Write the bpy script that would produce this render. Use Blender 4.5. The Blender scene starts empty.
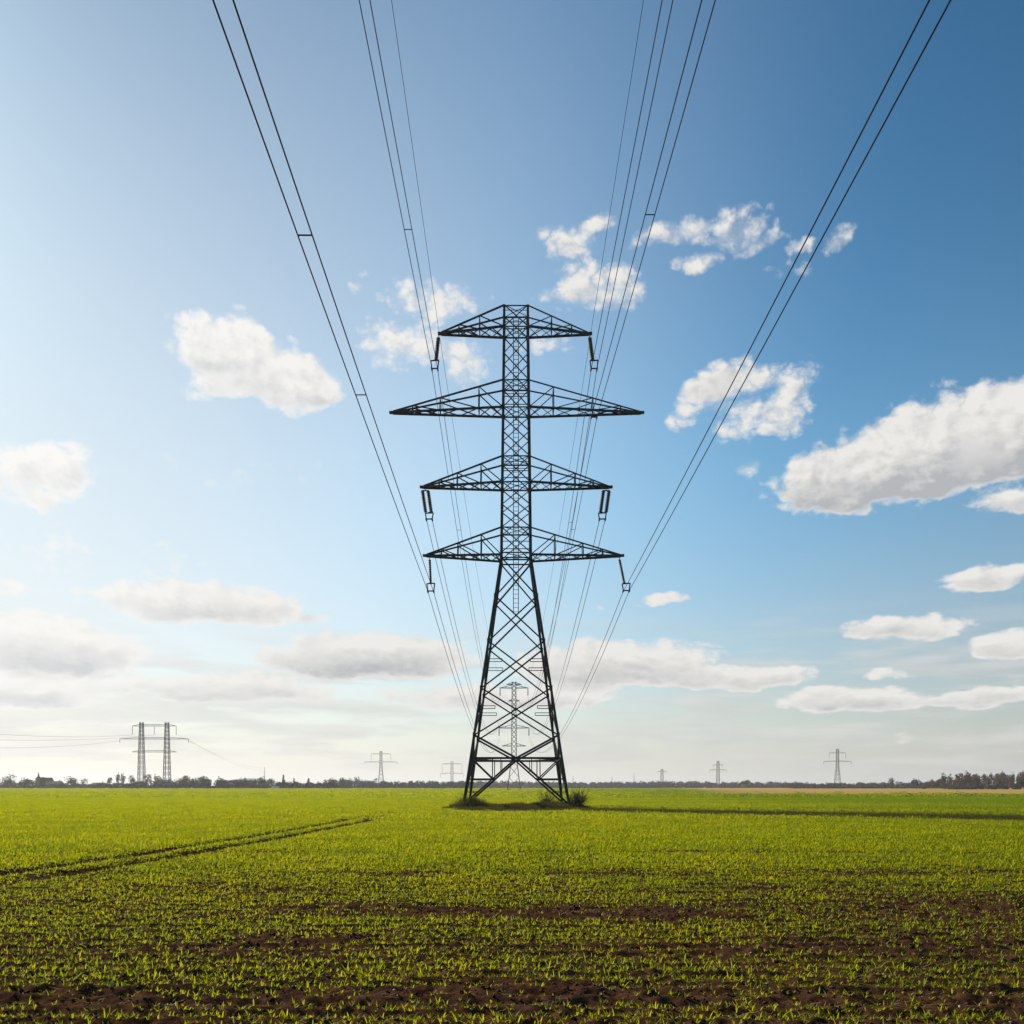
import bpy, bmesh, math, random
import numpy as np
from mathutils import Vector, Matrix

random.seed(7)
rng = np.random.default_rng(11)
scene = bpy.context.scene
COL = scene.collection

# ------------------------------------------------------------------ camera
F, CX, HOR, CAMH = 950.0, 512.0, 786.5, 1.6     # focal length and horizon in photo pixels, eye height
cam_data = bpy.data.cameras.new('camera')
cam = bpy.data.objects.new('camera', cam_data)
COL.objects.link(cam)
cam.location = (0, 0, CAMH)
cam.rotation_euler = (math.radians(90), 0, 0)
cam_data.sensor_width = 36.0
cam_data.lens = F / 1024 * 36.0
cam_data.shift_y = (HOR - 512) / 1024
cam_data.clip_start = 0.1
cam_data.clip_end = 20000
scene.camera = cam

# ------------------------------------------------------------------ light
SUN_AZ = math.radians(-48.0)      # measured from straight ahead, negative = left
SUN_EL = math.radians(27.0)
SKY_STRENGTH = 0.065
EXPOSURE = 0.6
scene.view_settings.view_transform = 'Standard'
scene.view_settings.look = 'None'
scene.view_settings.exposure = EXPOSURE
scene.view_settings.gamma = 1.0
scene.view_settings.use_curve_mapping = False
sun_data = bpy.data.lights.new('sun', 'SUN')
sun_data.energy = 5.0
sun_data.angle = math.radians(0.5)
sun_data.color = (1.0, 0.90, 0.76)
sun = bpy.data.objects.new('sun', sun_data)
COL.objects.link(sun)
SUN_DIR = Vector((math.sin(SUN_AZ) * math.cos(SUN_EL), math.cos(SUN_AZ) * math.cos(SUN_EL), math.sin(SUN_EL)))
sun.rotation_euler = SUN_DIR.to_track_quat('Z', 'Y').to_euler()
sun.location = SUN_DIR * 200


class NT:
    """small helper for writing node trees"""
    def __init__(self, tree):
        self.t = tree
        self.l = tree.links

    def n(self, typ, **kw):
        nd = self.t.nodes.new(typ)
        for k, v in kw.items():
            setattr(nd, k, v)
        return nd

    def put(self, sock, v):
        if hasattr(v, 'is_output'):
            self.l.new(v, sock)
        else:
            sock.default_value = v

    def m(self, op, a, b=None, c=None, clamp=False):
        nd = self.n('ShaderNodeMath', operation=op, use_clamp=clamp)
        self.put(nd.inputs[0], a)
        if b is not None:
            self.put(nd.inputs[1], b)
        if c is not None:
            self.put(nd.inputs[2], c)
        return nd.outputs[0]

    def mix(self, f, a, b):
        nd = self.n('ShaderNodeMix', data_type='RGBA')
        self.put(nd.inputs[0], f)
        self.put(nd.inputs[6], a)
        self.put(nd.inputs[7], b)
        return nd.outputs[2]

    def noise(self, vec, scale, detail=4, rough=0.55, out=0, dim='3D', dist=0.0):
        nd = self.n('ShaderNodeTexNoise', noise_dimensions=dim)
        self.put(nd.inputs['Vector'], vec)
        nd.inputs['Scale'].default_value = scale
        nd.inputs['Detail'].default_value = detail
        nd.inputs['Roughness'].default_value = rough
        nd.inputs['Distortion'].default_value = dist
        return nd.outputs[out]

    def ss(self, v, lo, hi, a=0.0, b=1.0):
        nd = self.n('ShaderNodeMapRange', interpolation_type='SMOOTHSTEP')
        self.put(nd.inputs[0], v)
        for i, x in enumerate((lo, hi, a, b)):
            nd.inputs[i + 1].default_value = x
        return nd.outputs[0]

    def xyz(self, x, y, z):
        nd = self.n('ShaderNodeCombineXYZ')
        for i, q in enumerate((x, y, z)):
            self.put(nd.inputs[i], q)
        return nd.outputs[0]


# ------------------------------------------------------------------ sky with clouds (all in world directions)
world = bpy.data.worlds.new('World')
scene.world = world
world.use_nodes = True
wt = world.node_tree
wt.nodes.clear()
W = NT(wt)
sky = W.n('ShaderNodeTexSky', sky_type='NISHITA')
sky.sun_disc = False
sky.sun_elevation = SUN_EL
sky.sun_rotation = SUN_AZ
sky.altitude = 0
sky.air_density = 1.0
sky.dust_density = 0.6
sky.ozone_density = 1.6


def direction(px, py):
    X, Z = (px - CX) / F, (HOR - py) / F
    return math.atan2(X, 1.0), math.atan2(Z, math.hypot(1.0, X))


# (x, y, half width, half height, strength, grey underside) of each cloud lobe as it stands in the sky
CLOUDS = [
    (214, 342, 56, 40, 1.0, .25), (256, 370, 66, 46, 1.1, .25), (298, 392, 48, 34, 1.0, .2), (212, 392, 40, 20, .8, .1), (328, 394, 22, 24, .8, .1),
    (12, 480, 78, 38, 1.0, .3), (68, 468, 46, 28, .9, .2),
    (430, 300, 58, 26, .72, .1), (394, 352, 52, 34, .74, .1), (466, 372, 32, 34, .8, .1), (356, 288, 16, 16, .65, 0), (548, 348, 34, 18, .7, .1),
    (560, 241, 42, 26, .75, .2), (606, 223, 20, 13, .65, .2), (596, 292, 68, 30, 1.0, .2), (672, 232, 34, 18, .75, .2),
    (736, 236, 56, 38, .86, .25), (693, 267, 26, 16, .8, .2), (797, 241, 16, 12, .6, .2), (840, 240, 22, 26, .85, .2),
    (728, 380, 54, 24, .9, .25), (708, 396, 32, 22, .75, .2), (790, 420, 28, 30, .85, .25), (738, 428, 32, 28, .72, .25), (680, 414, 18, 18, .7, .2), (800, 380, 24, 22, .7, .2), (766, 402, 30, 22, .34, .2), (748, 471, 18, 15, .9, .1),
    (824, 488, 66, 34, 1.0, .5), (888, 474, 96, 50, 1.4, .55), (962, 446, 98, 62, 1.45, .5), (1034, 436, 84, 56, 1.45, .5), (842, 512, 26, 14, .6, .3), (1010, 506, 48, 17, .95, .4),
    (992, 577, 58, 18, .95, .3), (900, 629, 84, 19, .95, .4), (1012, 646, 52, 20, .95, .35), (664, 599, 26, 8, .55, .1),
    (202, 606, 132, 30, .95, .55), (320, 618, 26, 8, .55, .1), (50, 652, 120, 40, 1.0, .7), (370, 660, 140, 30, .95, .7), (615, 668, 130, 34, .9, .5), (6, 590, 26, 16, .6, .2),
    (752, 680, 82, 16, .85, .5), (860, 702, 110, 18, .9, .55), (995, 700, 76, 14, .85, .5), (230, 690, 150, 20, .75, .6), (20, 694, 120, 20, .8, .6), (500, 700, 160, 18, .7, .5), (890, 676, 36, 8, .6, .2),
    (905, 738, 22, 9, .42, .3), (620, 250, 60, 30, .32, .1), (780, 262, 60, 26, .3, .1), (440, 330, 80, 44, .26, .1), (745, 405, 80, 44, .18, .1), (640, 600, 60, 14, .35, .1), (260, 470, 120, 40, .28, 0), (100, 560, 160, 50, .3, 0),
    # the rest of the sky, behind and beside the view
    (-380, 420, 120, 60, .9, .5), (-250, 660, 200, 40, .9, .6), (1250, 560, 160, 40, .9, .5), (1400, 380, 150, 70, .9, .5), (1650, 640, 300, 50, .9, .6),
]
CLOUDS_BEHIND = [(1.5, .3, .25, .09), (2.2, .18, .3, .06), (2.9, .4, .3, .12), (-2.6, .22, .35, .07), (-1.9, .35, .25, .1), (-1.3, .15, .3, .05), (1.1, .6, .3, .14), (-2.2, .8, .4, .15)]

g = bpy.data.node_groups.new('cloud_lobe', 'ShaderNodeTree')
for nm, io in (('az', 'INPUT'), ('el', 'INPUT'), ('cx', 'INPUT'), ('cy', 'INPUT'), ('ix', 'INPUT'), ('iy', 'INPUT'), ('s', 'INPUT'), ('dark', 'INPUT'), ('M', 'INPUT'), ('S', 'INPUT'), ('Mo', 'OUTPUT'), ('So', 'OUTPUT')):
    g.interface.new_socket(name=nm, in_out=io, socket_type='NodeSocketFloat')
G = NT(g)
gi, go = G.n('NodeGroupInput'), G.n('NodeGroupOutput')
I = gi.outputs
dx = G.m('MULTIPLY', G.m('SUBTRACT', I['az'], I['cx']), I['ix'])
dy0 = G.m('MULTIPLY', G.m('SUBTRACT', I['el'], I['cy']), I['iy'])
dy = G.m('MAXIMUM', dy0, G.m('MULTIPLY', dy0, 1.35))
dy = G.m('MINIMUM', dy0, G.m('MULTIPLY', dy0, 1.35))
r2 = G.m('MULTIPLY_ADD', dx, dx, G.m('MULTIPLY', dy, dy))
mm = G.m('MULTIPLY', G.m('MAXIMUM', G.m('SUBTRACT', 1.0, r2), 0.0), I['s'])
sh = G.m('MULTIPLY', I['dark'], G.m('MULTIPLY_ADD', dy0, -1.15, 0.45, clamp=True))
G.put(go.inputs['Mo'], G.m('ADD', I['M'], mm))
G.put(go.inputs['So'], G.m('MULTIPLY_ADD', mm, sh, I['S']))

tc = W.n('ShaderNodeTexCoord')
sep = W.n('ShaderNodeSeparateXYZ')
W.l.new(tc.outputs['Generated'], sep.inputs[0])
az0 = W.m('ARCTAN2', sep.outputs[0], sep.outputs[1])
el0 = W.m('ARCSINE', sep.outputs[2])
# lower clouds are seen edge-on: finer in height
fl = lambda e: W.m('ADD', W.m('MULTIPLY', e, 1.2), W.m('MULTIPLY', W.m('EXPONENT', W.m('MULTIPLY', e, -8.0)), -0.25))
pv = W.xyz(az0, fl(el0), 0.0)
wn = W.n('ShaderNodeSeparateXYZ')
W.put(wn.inputs[0], W.noise(pv, 14, 3, 0.6, out=1))
az = W.m('ADD', az0, W.m('MULTIPLY', W.m('SUBTRACT', wn.outputs[0], 0.5), 0.040))
el = W.m('ADD', el0, W.m('MULTIPLY', W.m('SUBTRACT', wn.outputs[1], 0.5), 0.026))
M, S = 0.0, 0.0
lobes = []
for (px, py, rx, ry, s, dk) in CLOUDS:
    a, e = direction(px, py)
    ca = math.cos(a)
    dk = min(.8, dk + (.2 if py < 570 else .04))
    lobes.append((a, e, (1.17 if py < 570 else 1.0) * rx / F * ca * ca, (1.22 if py < 570 else 1.08) * ry / F * ca * math.cos(e) ** 2, s * (1.2 if py < 570 else 1.45 if px < 700 else 1.25), dk))
lobes += [(a, e, rx, ry, 0.95, 0.4) for (a, e, rx, ry) in CLOUDS_BEHIND]
for (a, e, rx, ry, s, dk) in lobes:
    nd = W.n('ShaderNodeGroup')
    nd.node_tree = g
    for k, v in (('az', az), ('el', el), ('cx', a), ('cy', e), ('ix', 1 / rx), ('iy', 1 / ry), ('s', s), ('dark', dk), ('M', M), ('S', S)):
        W.put(nd.inputs[k], v)
    M, S = nd.outputs['Mo'], nd.outputs['So']
# detail: eroded fractal edge, plus the same noise sampled a step towards the sun for relief
f1 = W.ss(W.m('ADD', W.m('MULTIPLY', W.noise(pv, 19, 7, 0.56), 0.72), W.m('MULTIPLY', W.m('ABSOLUTE', W.m('SUBTRACT', W.noise(pv, 34, 4, 0.55), 0.5)), 0.9)), 0.26, 0.66)
pv2 = W.xyz(W.m('ADD', az0, -0.010), fl(W.m('ADD', el0, 0.007)), 0.0)
f2 = W.ss(W.m('ADD', W.m('MULTIPLY', W.noise(pv2, 19, 7, 0.56), 0.72), W.m('MULTIPLY', W.m('ABSOLUTE', W.m('SUBTRACT', W.noise(pv2, 34, 4, 0.55), 0.5)), 0.9)), 0.26, 0.66)
Mc = W.m('MINIMUM', M, 1.5)
q = W.m('SUBTRACT', Mc, W.m('MULTIPLY', W.m('SUBTRACT', 1.0, f1), W.ss(el0, 0.10, 0.32, 0.50, 0.90)))
alpha = W.m('MULTIPLY', W.ss(W.m('MULTIPLY', q, W.ss(el0, .10, .30, 1.7, 1.0)), -0.12, 0.70), W.ss(M, 0.03, 0.25))
shade = W.m('DIVIDE', S, W.m('MAXIMUM', M, 0.05))
thick = W.ss(q, 0.15, 0.85)
rel = W.m('MULTIPLY', W.m('SUBTRACT', f2, f1), W.ss(el0, 0.10, 0.32, 0.40, 0.75))
grey = W.m('ADD', W.m('MULTIPLY', shade, W.m('MULTIPLY_ADD', thick, 1.55, 0.1)), W.m('MULTIPLY', rel, 0.9), clamp=True)
# thin stratus low over the horizon
pb = W.xyz(W.m('MULTIPLY', az0, 3.2), W.m('MULTIPLY', el0, 21.0), 3.7)
fb = W.noise(pb, 2.6, 6, 0.58)
band = W.m('MULTIPLY', W.ss(el0, 0.0, 0.03), W.ss(el0, 0.20, 0.10))
ab = W.m('MULTIPLY', W.m('MULTIPLY', W.ss(fb, 0.40, 0.62), band), 0.62)
pb2 = W.xyz(W.m('MULTIPLY', W.m('ADD', az0, -0.02), 3.2), W.m('MULTIPLY', W.m('ADD', el0, 0.006), 21.0), 3.7)
gb = W.m('MULTIPLY_ADD', W.m('SUBTRACT', W.noise(pb2, 2.6, 6, 0.58), fb), 2.2, 0.35, clamp=True)
K = 1.0 / SKY_STRENGTH / (2 ** EXPOSURE)
# how near the sun a direction lies: clouds there are thinner and whiter
sd = W.n('ShaderNodeVectorMath', operation='DOT_PRODUCT')
W.put(sd.inputs[0], tc.outputs['Generated'])
sd.inputs[1].default_value = SUN_DIR
near = W.ss(sd.outputs['Value'], 0.70, 1.0)


def kc(r, g_, b):
    return (r * K, g_ * K, b * K, 1)


lit = W.mix(near, kc(.84, .82, .79), kc(.98, .97, .95))
dim = W.mix(near, kc(.46, .475, .495), kc(.77, .785, .79))
ccol = W.mix(grey, lit, dim)
bcol = W.mix(gb, W.mix(near, kc(.72, .71, .69), kc(.93, .91, .87)), W.mix(near, kc(.49, .50, .51), kc(.76, .76, .75)))
gm = W.n('ShaderNodeGamma')
pre = W.n('ShaderNodeVectorMath', operation='SCALE')
W.l.new(sky.outputs[0], pre.inputs[0])
pre.inputs['Scale'].default_value = 1.0 / K
W.l.new(pre.outputs[0], gm.inputs[0])
gm.inputs[1].default_value = 1.66
tint = W.n('ShaderNodeVectorMath', operation='MULTIPLY')
W.l.new(gm.outputs[0], tint.inputs[0])
sdn = W.ss(sd.outputs['Value'], 0.70, 0.97)
hi = W.mix(sdn, (1.52 * K, 2.70 * K, 2.32 * K, 1), (1.15 * K, 1.66 * K, 1.55 * K, 1))
W.put(tint.inputs[1], W.mix(W.ss(sep.outputs[2], 0.36, 0.04), hi, (1.45 * K, 1.58 * K, 1.62 * K, 1)))
skc = tint.outputs[0]
wide = W.ss(sd.outputs['Value'], 0.47, 1.0)
skc = W.mix(W.m('MULTIPLY', wide, W.m('MULTIPLY', W.ss(sep.outputs[2], 0.95, 0.12), 0.88)), skc, kc(.76, .80, .825))
hz = W.m('POWER', W.m('SUBTRACT', 1.0, W.m('MAXIMUM', sep.outputs[2], 0.0)), 5.6)
veil = W.m('MULTIPLY', hz, 0.93)
near2 = W.ss(sd.outputs['Value'], 0.0, 0.98)
skc = W.mix(veil, skc, W.mix(near2, kc(.52, .515, .505), kc(.88, .855, .80)))
c1 = W.mix(ab, skc, bcol)
c2 = W.mix(alpha, c1, ccol)
bg = W.n('ShaderNodeBackground')
W.put(bg.inputs[0], c2)
bg.inputs[1].default_value = SKY_STRENGTH
wo = W.n('ShaderNodeOutputWorld')
W.l.new(bg.outputs[0], wo.inputs[0])
world.cycles.sampling_method = 'MANUAL'
world.cycles.sample_map_resolution = 512

scene.cycles.max_bounces = 6
scene.cycles.volume_bounces = 0
scene.cycles.transparent_max_bounces = 4
scene.cycles.sample_clamp_indirect = 4
scene.cycles.use_denoising = True


# ------------------------------------------------------------------ helpers
class MB:
    """collects bars, boxes and lathes into one mesh"""
    def __init__(self):
        self.v, self.f = [], []

    def prism(self, a, b, prof, up=None):
        a, b = Vector(a), Vector(b)
        d = (b - a).normalized()
        u = Vector(up) if up else (Vector((0, 0, 1)) if abs(d.z) < 0.95 else Vector((0, 1, 0)))
        x = d.cross(u).normalized()
        y = x.cross(d).normalized()
        n, o = len(prof), len(self.v)
        for p in (a, b):
            for (i, j) in prof:
                self.v.append(p + x * i + y * j)
        for i in range(n):
            k = (i + 1) % n
            self.f.append((o + i, o + k, o + n + k, o + n + i))
        self.f.append(tuple(o + i for i in reversed(range(n))))
        self.f.append(tuple(o + n + i for i in range(n)))

    def bar(self, a, b, w, h=None, up=None):
        h = h or w
        self.prism(a, b, [(-w / 2, -h / 2), (w / 2, -h / 2), (w / 2, h / 2), (-w / 2, h / 2)], up)

    def angle(self, a, b, w, up=None):
        """rolled steel angle"""
        t, h = w * 0.16, w / 2
        self.prism(a, b, [(-h, -h), (h, -h), (h, -h + t), (-h + t, -h + t), (-h + t, h), (-h, h)], up)

    def rod(self, a, b, r, n=6):
        self.prism(a, b, [(r * math.cos(2 * math.pi * i / n), r * math.sin(2 * math.pi * i / n)) for i in range(n)])

    def box(self, c, sx, sy, sz):
        c = Vector(c)
        self.bar(c - Vector((0, 0, sz / 2)), c + Vector((0, 0, sz / 2)), sx, sy, (0, 1, 0))

    def tube(self, pts, r, n=6):
        o = len(self.v)
        for i, p in enumerate(pts):
            p = Vector(p)
            d = (Vector(pts[min(i + 1, len(pts) - 1)]) - Vector(pts[max(i - 1, 0)])).normalized()
            u = Vector((0, 0, 1)) if abs(d.z) < 0.95 else Vector((0, 1, 0))
            x = d.cross(u).normalized()
            y = x.cross(d)
            rr = r(i / (len(pts) - 1)) if callable(r) else r
            for k in range(n):
                t = 2 * math.pi * k / n
                self.v.append(p + x * rr * math.cos(t) + y * rr * math.sin(t))
        for i in range(len(pts) - 1):
            for k in range(n):
                k2 = (k + 1) % n
                self.f.append((o + i * n + k, o + i * n + k2, o + (i + 1) * n + k2, o + (i + 1) * n + k))
        self.f.append(tuple(o + k for k in reversed(range(n))))
        self.f.append(tuple(o + (len(pts) - 1) * n + k for k in range(n)))

    def lathe(self, a, b, prof, n=10):
        """prof: (fraction along a-b, radius)"""
        a, b = Vector(a), Vector(b)
        o = len(self.v)
        d = (b - a).normalized()
        x = d.cross(Vector((0, 1, 0))).normalized()
        y = x.cross(d)
        for (t, r) in prof:
            for k in range(n):
                q = 2 * math.pi * k / n
                self.v.append(a.lerp(b, t) + x * r * math.cos(q) + y * r * math.sin(q))
        for i in range(len(prof) - 1):
            for k in range(n):
                k2 = (k + 1) % n
                self.f.append((o + i * n + k, o + i * n + k2, o + (i + 1) * n + k2, o + (i + 1) * n + k))
        self.f.append(tuple(o + k for k in reversed(range(n))))
        self.f.append(tuple(o + (len(prof) - 1) * n + k for k in range(n)))

    def build(self, name, mat, parent=None, smooth=False):
        me = bpy.data.meshes.new(name)
        base = Vector((0, 0, 0))
        me.from_pydata([tuple(v) for v in self.v], [], self.f)
        bm = bmesh.new()
        bm.from_mesh(me)
        bmesh.ops.recalc_face_normals(bm, faces=bm.faces)
        bm.to_mesh(me)
        bm.free()
        me.materials.append(mat)
        if smooth:
            me.polygons.foreach_set('use_smooth', [True] * len(me.polygons))
        o = bpy.data.objects.new(name, me)
        COL.objects.link(o)
        if parent:
            o.parent = parent
        return o


def tag(o, label=None, cat=None, group=None, kind=None):
    for k, v in (('label', label), ('category', cat), ('group', group), ('kind', kind)):
        if v:
            o[k] = v
    return o


def empty(name, loc, rz=0.0):
    o = bpy.data.objects.new(name, None)
    o.empty_display_size = 0.5
    COL.objects.link(o)
    o.location = loc
    o.rotation_euler = (0, 0, rz)
    return o


def np_mesh(name, verts, faces, mat, parent=None, smooth=False, attrs=None):
    """verts (n,3), faces (m,k)"""
    me = bpy.data.meshes.new(name)
    verts = np.asarray(verts, dtype=np.float32)
    me.vertices.add(len(verts))
    me.vertices.foreach_set('co', verts.ravel())
    if faces is not None and len(faces):
        faces = np.asarray(faces, dtype=np.int32)
        m, k = faces.shape
        me.loops.add(m * k)
        me.loops.foreach_set('vertex_index', faces.ravel())
        me.polygons.add(m)
        me.polygons.foreach_set('loop_start', np.arange(m, dtype=np.int32) * k)
        me.update(calc_edges=True)
        if smooth:
            me.polygons.foreach_set('use_smooth', np.ones(m, dtype=bool))
    if mat:
        me.materials.append(mat)
    o = bpy.data.objects.new(name, me)
    COL.objects.link(o)
    if parent:
        o.parent = parent
    return o


def hash2(ix, iy, seed):
    h = (ix.astype(np.int64) * 374761393 + iy.astype(np.int64) * 668265263 + seed * 1442695041) & 0xFFFFFFFF
    h = ((h ^ (h >> 13)) * 1274126177) & 0xFFFFFFFF
    return ((h ^ (h >> 16)) & 0xFFFF) / 65535.0


def vnoise(x, y, seed=0):
    ix, iy = np.floor(x), np.floor(y)
    fx, fy = x - ix, y - iy
    fx, fy = fx * fx * (3 - 2 * fx), fy * fy * (3 - 2 * fy)
    a, b = hash2(ix, iy, seed), hash2(ix + 1, iy, seed)
    c, d = hash2(ix, iy + 1, seed), hash2(ix + 1, iy + 1, seed)
    return (a + (b - a) * fx) * (1 - fy) + (c + (d - c) * fx) * fy


def fbm(x, y, oct=4, seed=0):
    s, amp, tot = 0, 1.0, 0
    for i in range(oct):
        s = s + amp * vnoise(x * 2 ** i, y * 2 ** i, seed + i)
        tot += amp
        amp *= 0.5
    return s / tot


def mat(name):
    m = bpy.data.materials.new(name)
    m.use_nodes = True
    m.node_tree.nodes.clear()
    t = NT(m.node_tree)
    out = t.n('ShaderNodeOutputMaterial')
    return m, t, out


def metal(name, base, dark, rough=0.6, metallic=0.5, scale=3.0):
    m, t, out = mat(name)
    p = t.n('ShaderNodeBsdfPrincipled')
    geo = t.n('ShaderNodeNewGeometry')
    f = t.ss(t.noise(geo.outputs['Position'], scale, 5, 0.6), 0.35, 0.7)
    t.put(p.inputs['Base Color'], t.mix(f, (*base, 1), (*dark, 1)))
    p.inputs['Roughness'].default_value = rough
    p.inputs['Metallic'].default_value = metallic
    p.inputs['Specular IOR Level'].default_value = 0.5 if rough < .7 else 0.06
    t.l.new(p.outputs[0], out.inputs[0])
    return m


def leafy(name, c1, c2, trans, tfac=0.5, gloss=0.04, scale=0.35, sun_fade_stripes=False):
    """leaf: diffuse mixed with light coming through"""
    m, t, out = mat(name)
    geo = t.n('ShaderNodeNewGeometry')
    oi = t.n('ShaderNodeObjectInfo')
    f = t.ss(t.noise(geo.outputs['Position'], scale, 4, 0.6), 0.3, 0.7)
    f = t.m('MULTIPLY_ADD', oi.outputs['Random'], 0.5, t.m('MULTIPLY', f, 0.5))
    if sun_fade_stripes:      # sun-angle fall-off put into the colour, greener towards the right; also long drill stripes
        sp = t.n('ShaderNodeSeparateXYZ')
        t.put(sp.inputs[0], geo.outputs['Position'])
        st = t.noise(t.xyz(t.m('MULTIPLY', sp.outputs[0], .006), t.m('MULTIPLY', sp.outputs[1], .07), 0.0), 1.0, 4, .6)
        lu = t.m('MULTIPLY', t.ss(sp.outputs[0], -6.0, 45.0), t.ss(sp.outputs[1], 14.0, 60.0))
        lu = t.m('ADD', t.m('MULTIPLY', lu, .75), t.m('MULTIPLY', t.ss(st, .42, .62), .5), clamp=True)
        f = t.m('MAXIMUM', f, lu)
    d = t.n('ShaderNodeBsdfDiffuse')
    t.put(d.inputs[0], t.mix(f, (*c1, 1), (*c2, 1)))
    tr = t.n('ShaderNodeBsdfTranslucent')
    k = 0.50
    t.put(tr.inputs[0], t.mix(f, (*trans, 1), (trans[0] * k * .9, trans[1] * 0.60, trans[2], 1)))
    mx = t.n('ShaderNodeMixShader')
    mx.inputs[0].default_value = tfac
    t.l.new(d.outputs[0], mx.inputs[1])
    t.l.new(tr.outputs[0], mx.inputs[2])
    gl = t.n('ShaderNodeBsdfGlossy')
    gl.inputs['Roughness'].default_value = 0.45
    gl.inputs['Color'].default_value = (.9, .9, .8, 1)
    m2 = t.n('ShaderNodeMixShader')
    m2.inputs[0].default_value = gloss
    t.l.new(mx.outputs[0], m2.inputs[1])
    t.l.new(gl.outputs[0], m2.inputs[2])
    t.l.new(m2.outputs[0], out.inputs[0])
    return m


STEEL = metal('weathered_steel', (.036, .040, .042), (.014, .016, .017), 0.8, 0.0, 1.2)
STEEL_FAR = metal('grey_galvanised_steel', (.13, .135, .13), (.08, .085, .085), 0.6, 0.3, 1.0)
PORCELAIN = metal('dark_glazed_insulator', (.014, .011, .011), (.01, .009, .009), 0.45, 0.0, 8.0)
ALU = metal('weathered_aluminium_wire', (.016, .017, .018), (.010, .011, .012), 0.8, 0.0, 5.0)
CONCRETE = metal('mossy_concrete', (.12, .11, .095), (.06, .055, .045), 0.9, 0.0, 4.0)
BARK = metal('grey_brown_bark', (.07, .055, .045), (.04, .032, .028), 0.9, 0.0, 1.5)
CROP = leafy('young_cereal_leaf', (.16, .165, .004), (.07, .105, .006), (.56, .545, .002), 0.55, 0.008, sun_fade_stripes=True)
CROP_FAR = CROP
WEED = leafy('rough_grass_blade', (.06, .06, .014), (.10, .075, .026), (.17, .15, .03), 0.3, 0.0)
TWIG = leafy('shrub_leaf', (.06, .055, .025), (.05, .06, .02), (.10, .09, .03), 0.3, 0.02)
BARE = leafy('bare_twig_crown', (.22, .145, .085), (.085, .06, .042), (.05, .04, .03), 0.2, 0.0, 0.3)
DARKTREE = leafy('dark_evergreen_crown', (.022, .03, .022), (.065, .068, .045), (.03, .04, .02), 0.2, 0.0, 0.3)
PALETREE = leafy('pale_spring_crown', (.085, .095, .045), (.07, .075, .04), (.10, .11, .04), 0.3, 0.0, 0.05)

# ------------------------------------------------------------------ the field
D = 74.0                          # distance of the big tower's axis
SC = D / F                        # metres in one photo pixel at that distance
TX = 4 * SC


def ZP(py, depth=D):
    return CAMH + (HOR - py) * depth / F


def XP(px, depth=D):
    return (px - CX) * depth / F


def rut_x(y):
    return -9.35 + 2.1 * (1 - np.exp(-np.maximum(y - 14, 0) / 14.0))


def rut(x, y):
    """0..1 inside the two wheel ruts on the left"""
    c = rut_x(y)
    wob = (vnoise(y * 0.5, y * 0 + 3.3, 5) - 0.5) * 0.25
    m = 0
    for off in (-0.4, 0.75):
        m = np.maximum(m, np.clip(1.6 - np.abs(x - c - off - wob) / 0.30, 0, 1))
    return m * np.clip((y - 13) / 5, 0, 1) * np.clip((64 - y) / 8, 0, 1)


def ground_z(x, y):
    d = np.maximum(y, 0.1)
    near = np.clip((70 - d) / 55, 0, 1) * np.clip((d + 1) / 3, 0, 1)
    z = 0.05 * (fbm(x * 0.35, y * 0.5, 3, 3) - 0.5)
    z = z + 0.04 * (fbm(x * 1.3, y * 3.2, 3, 21) - 0.5)
    z = z + 0.042 * (fbm(x * 6.0, y * 7.0, 3, 31) - 0.5)
    z = z + 0.052 * (fbm(x * 15.0, y * 15.0, 2, 41) - 0.5)
    z = z + 0.016 * np.sin(y * 2 * math.pi / 0.34 + 2 * vnoise(x * 0.2, y * 0.3, 8))
    z = z * near
    return z - 0.07 * rut(x, y)


ys = np.concatenate([np.array([-400, -150, -50, -15, -5, 0, 2.0, 3.5]), 4.0 * (80 / 4.0) ** np.linspace(0, 1, 620), np.geomspace(84, 5000, 40)])
us = np.linspace(-1, 1, 420)
outer = np.array([1.15, 1.5, 2.2, 4, 8, 20])
us = np.concatenate([-outer[::-1], us, outer])
halfw = np.where(ys > 3, ys * 0.62 + 1.5, 3.4)
ext = np.where(np.abs(us) > 8, 5000.0, 0)
X = us[None, :] * halfw[:, None]
big = np.abs(us) > 1.0001
X[:, us < -15] = -5000
X[:, us > 15] = 5000
Y = np.repeat(ys[:, None], len(us), 1)
Zg = ground_z(X, Y)
Zg[:, big] *= 0.5
nr, nc = X.shape
idx = np.arange(nr * nc).reshape(nr, nc)
faces = np.stack([idx[:-1, :-1], idx[:-1, 1:], idx[1:, 1:], idx[1:, :-1]], -1).reshape(-1, 4)

m, t, out = mat('ploughed_soil_and_crop')
geo = t.n('ShaderNodeNewGeometry')
pos = geo.outputs['Position']
sp = t.n('ShaderNodeSeparateXYZ')
t.put(sp.inputs[0], pos)
px_, py_ = sp.outputs[0], sp.outputs[1]
n1 = t.noise(pos, 5.0, 6, 0.65)
n2 = t.noise(pos, 0.6, 4, 0.6)
soil = t.mix(t.ss(n1, 0.3, 0.72), (.026, .0118, .0065, 1), (.088, .043, .025, 1))
soil = t.mix(t.ss(n2, 0.45, 0.75), soil, (.062, .029, .015, 1))
strk = t.noise(t.xyz(t.m('MULTIPLY', px_, 0.012), t.m('MULTIPLY', py_, 0.09), 0.0), 1.0, 4, 0.6)
green = t.mix(t.ss(strk, 0.35, 0.65), (.13, .17, .014, 1), (.085, .135, .015, 1))
d_ = t.ss(py_, 40.0, 95.0)
c = t.mix(d_, soil, green)
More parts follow.
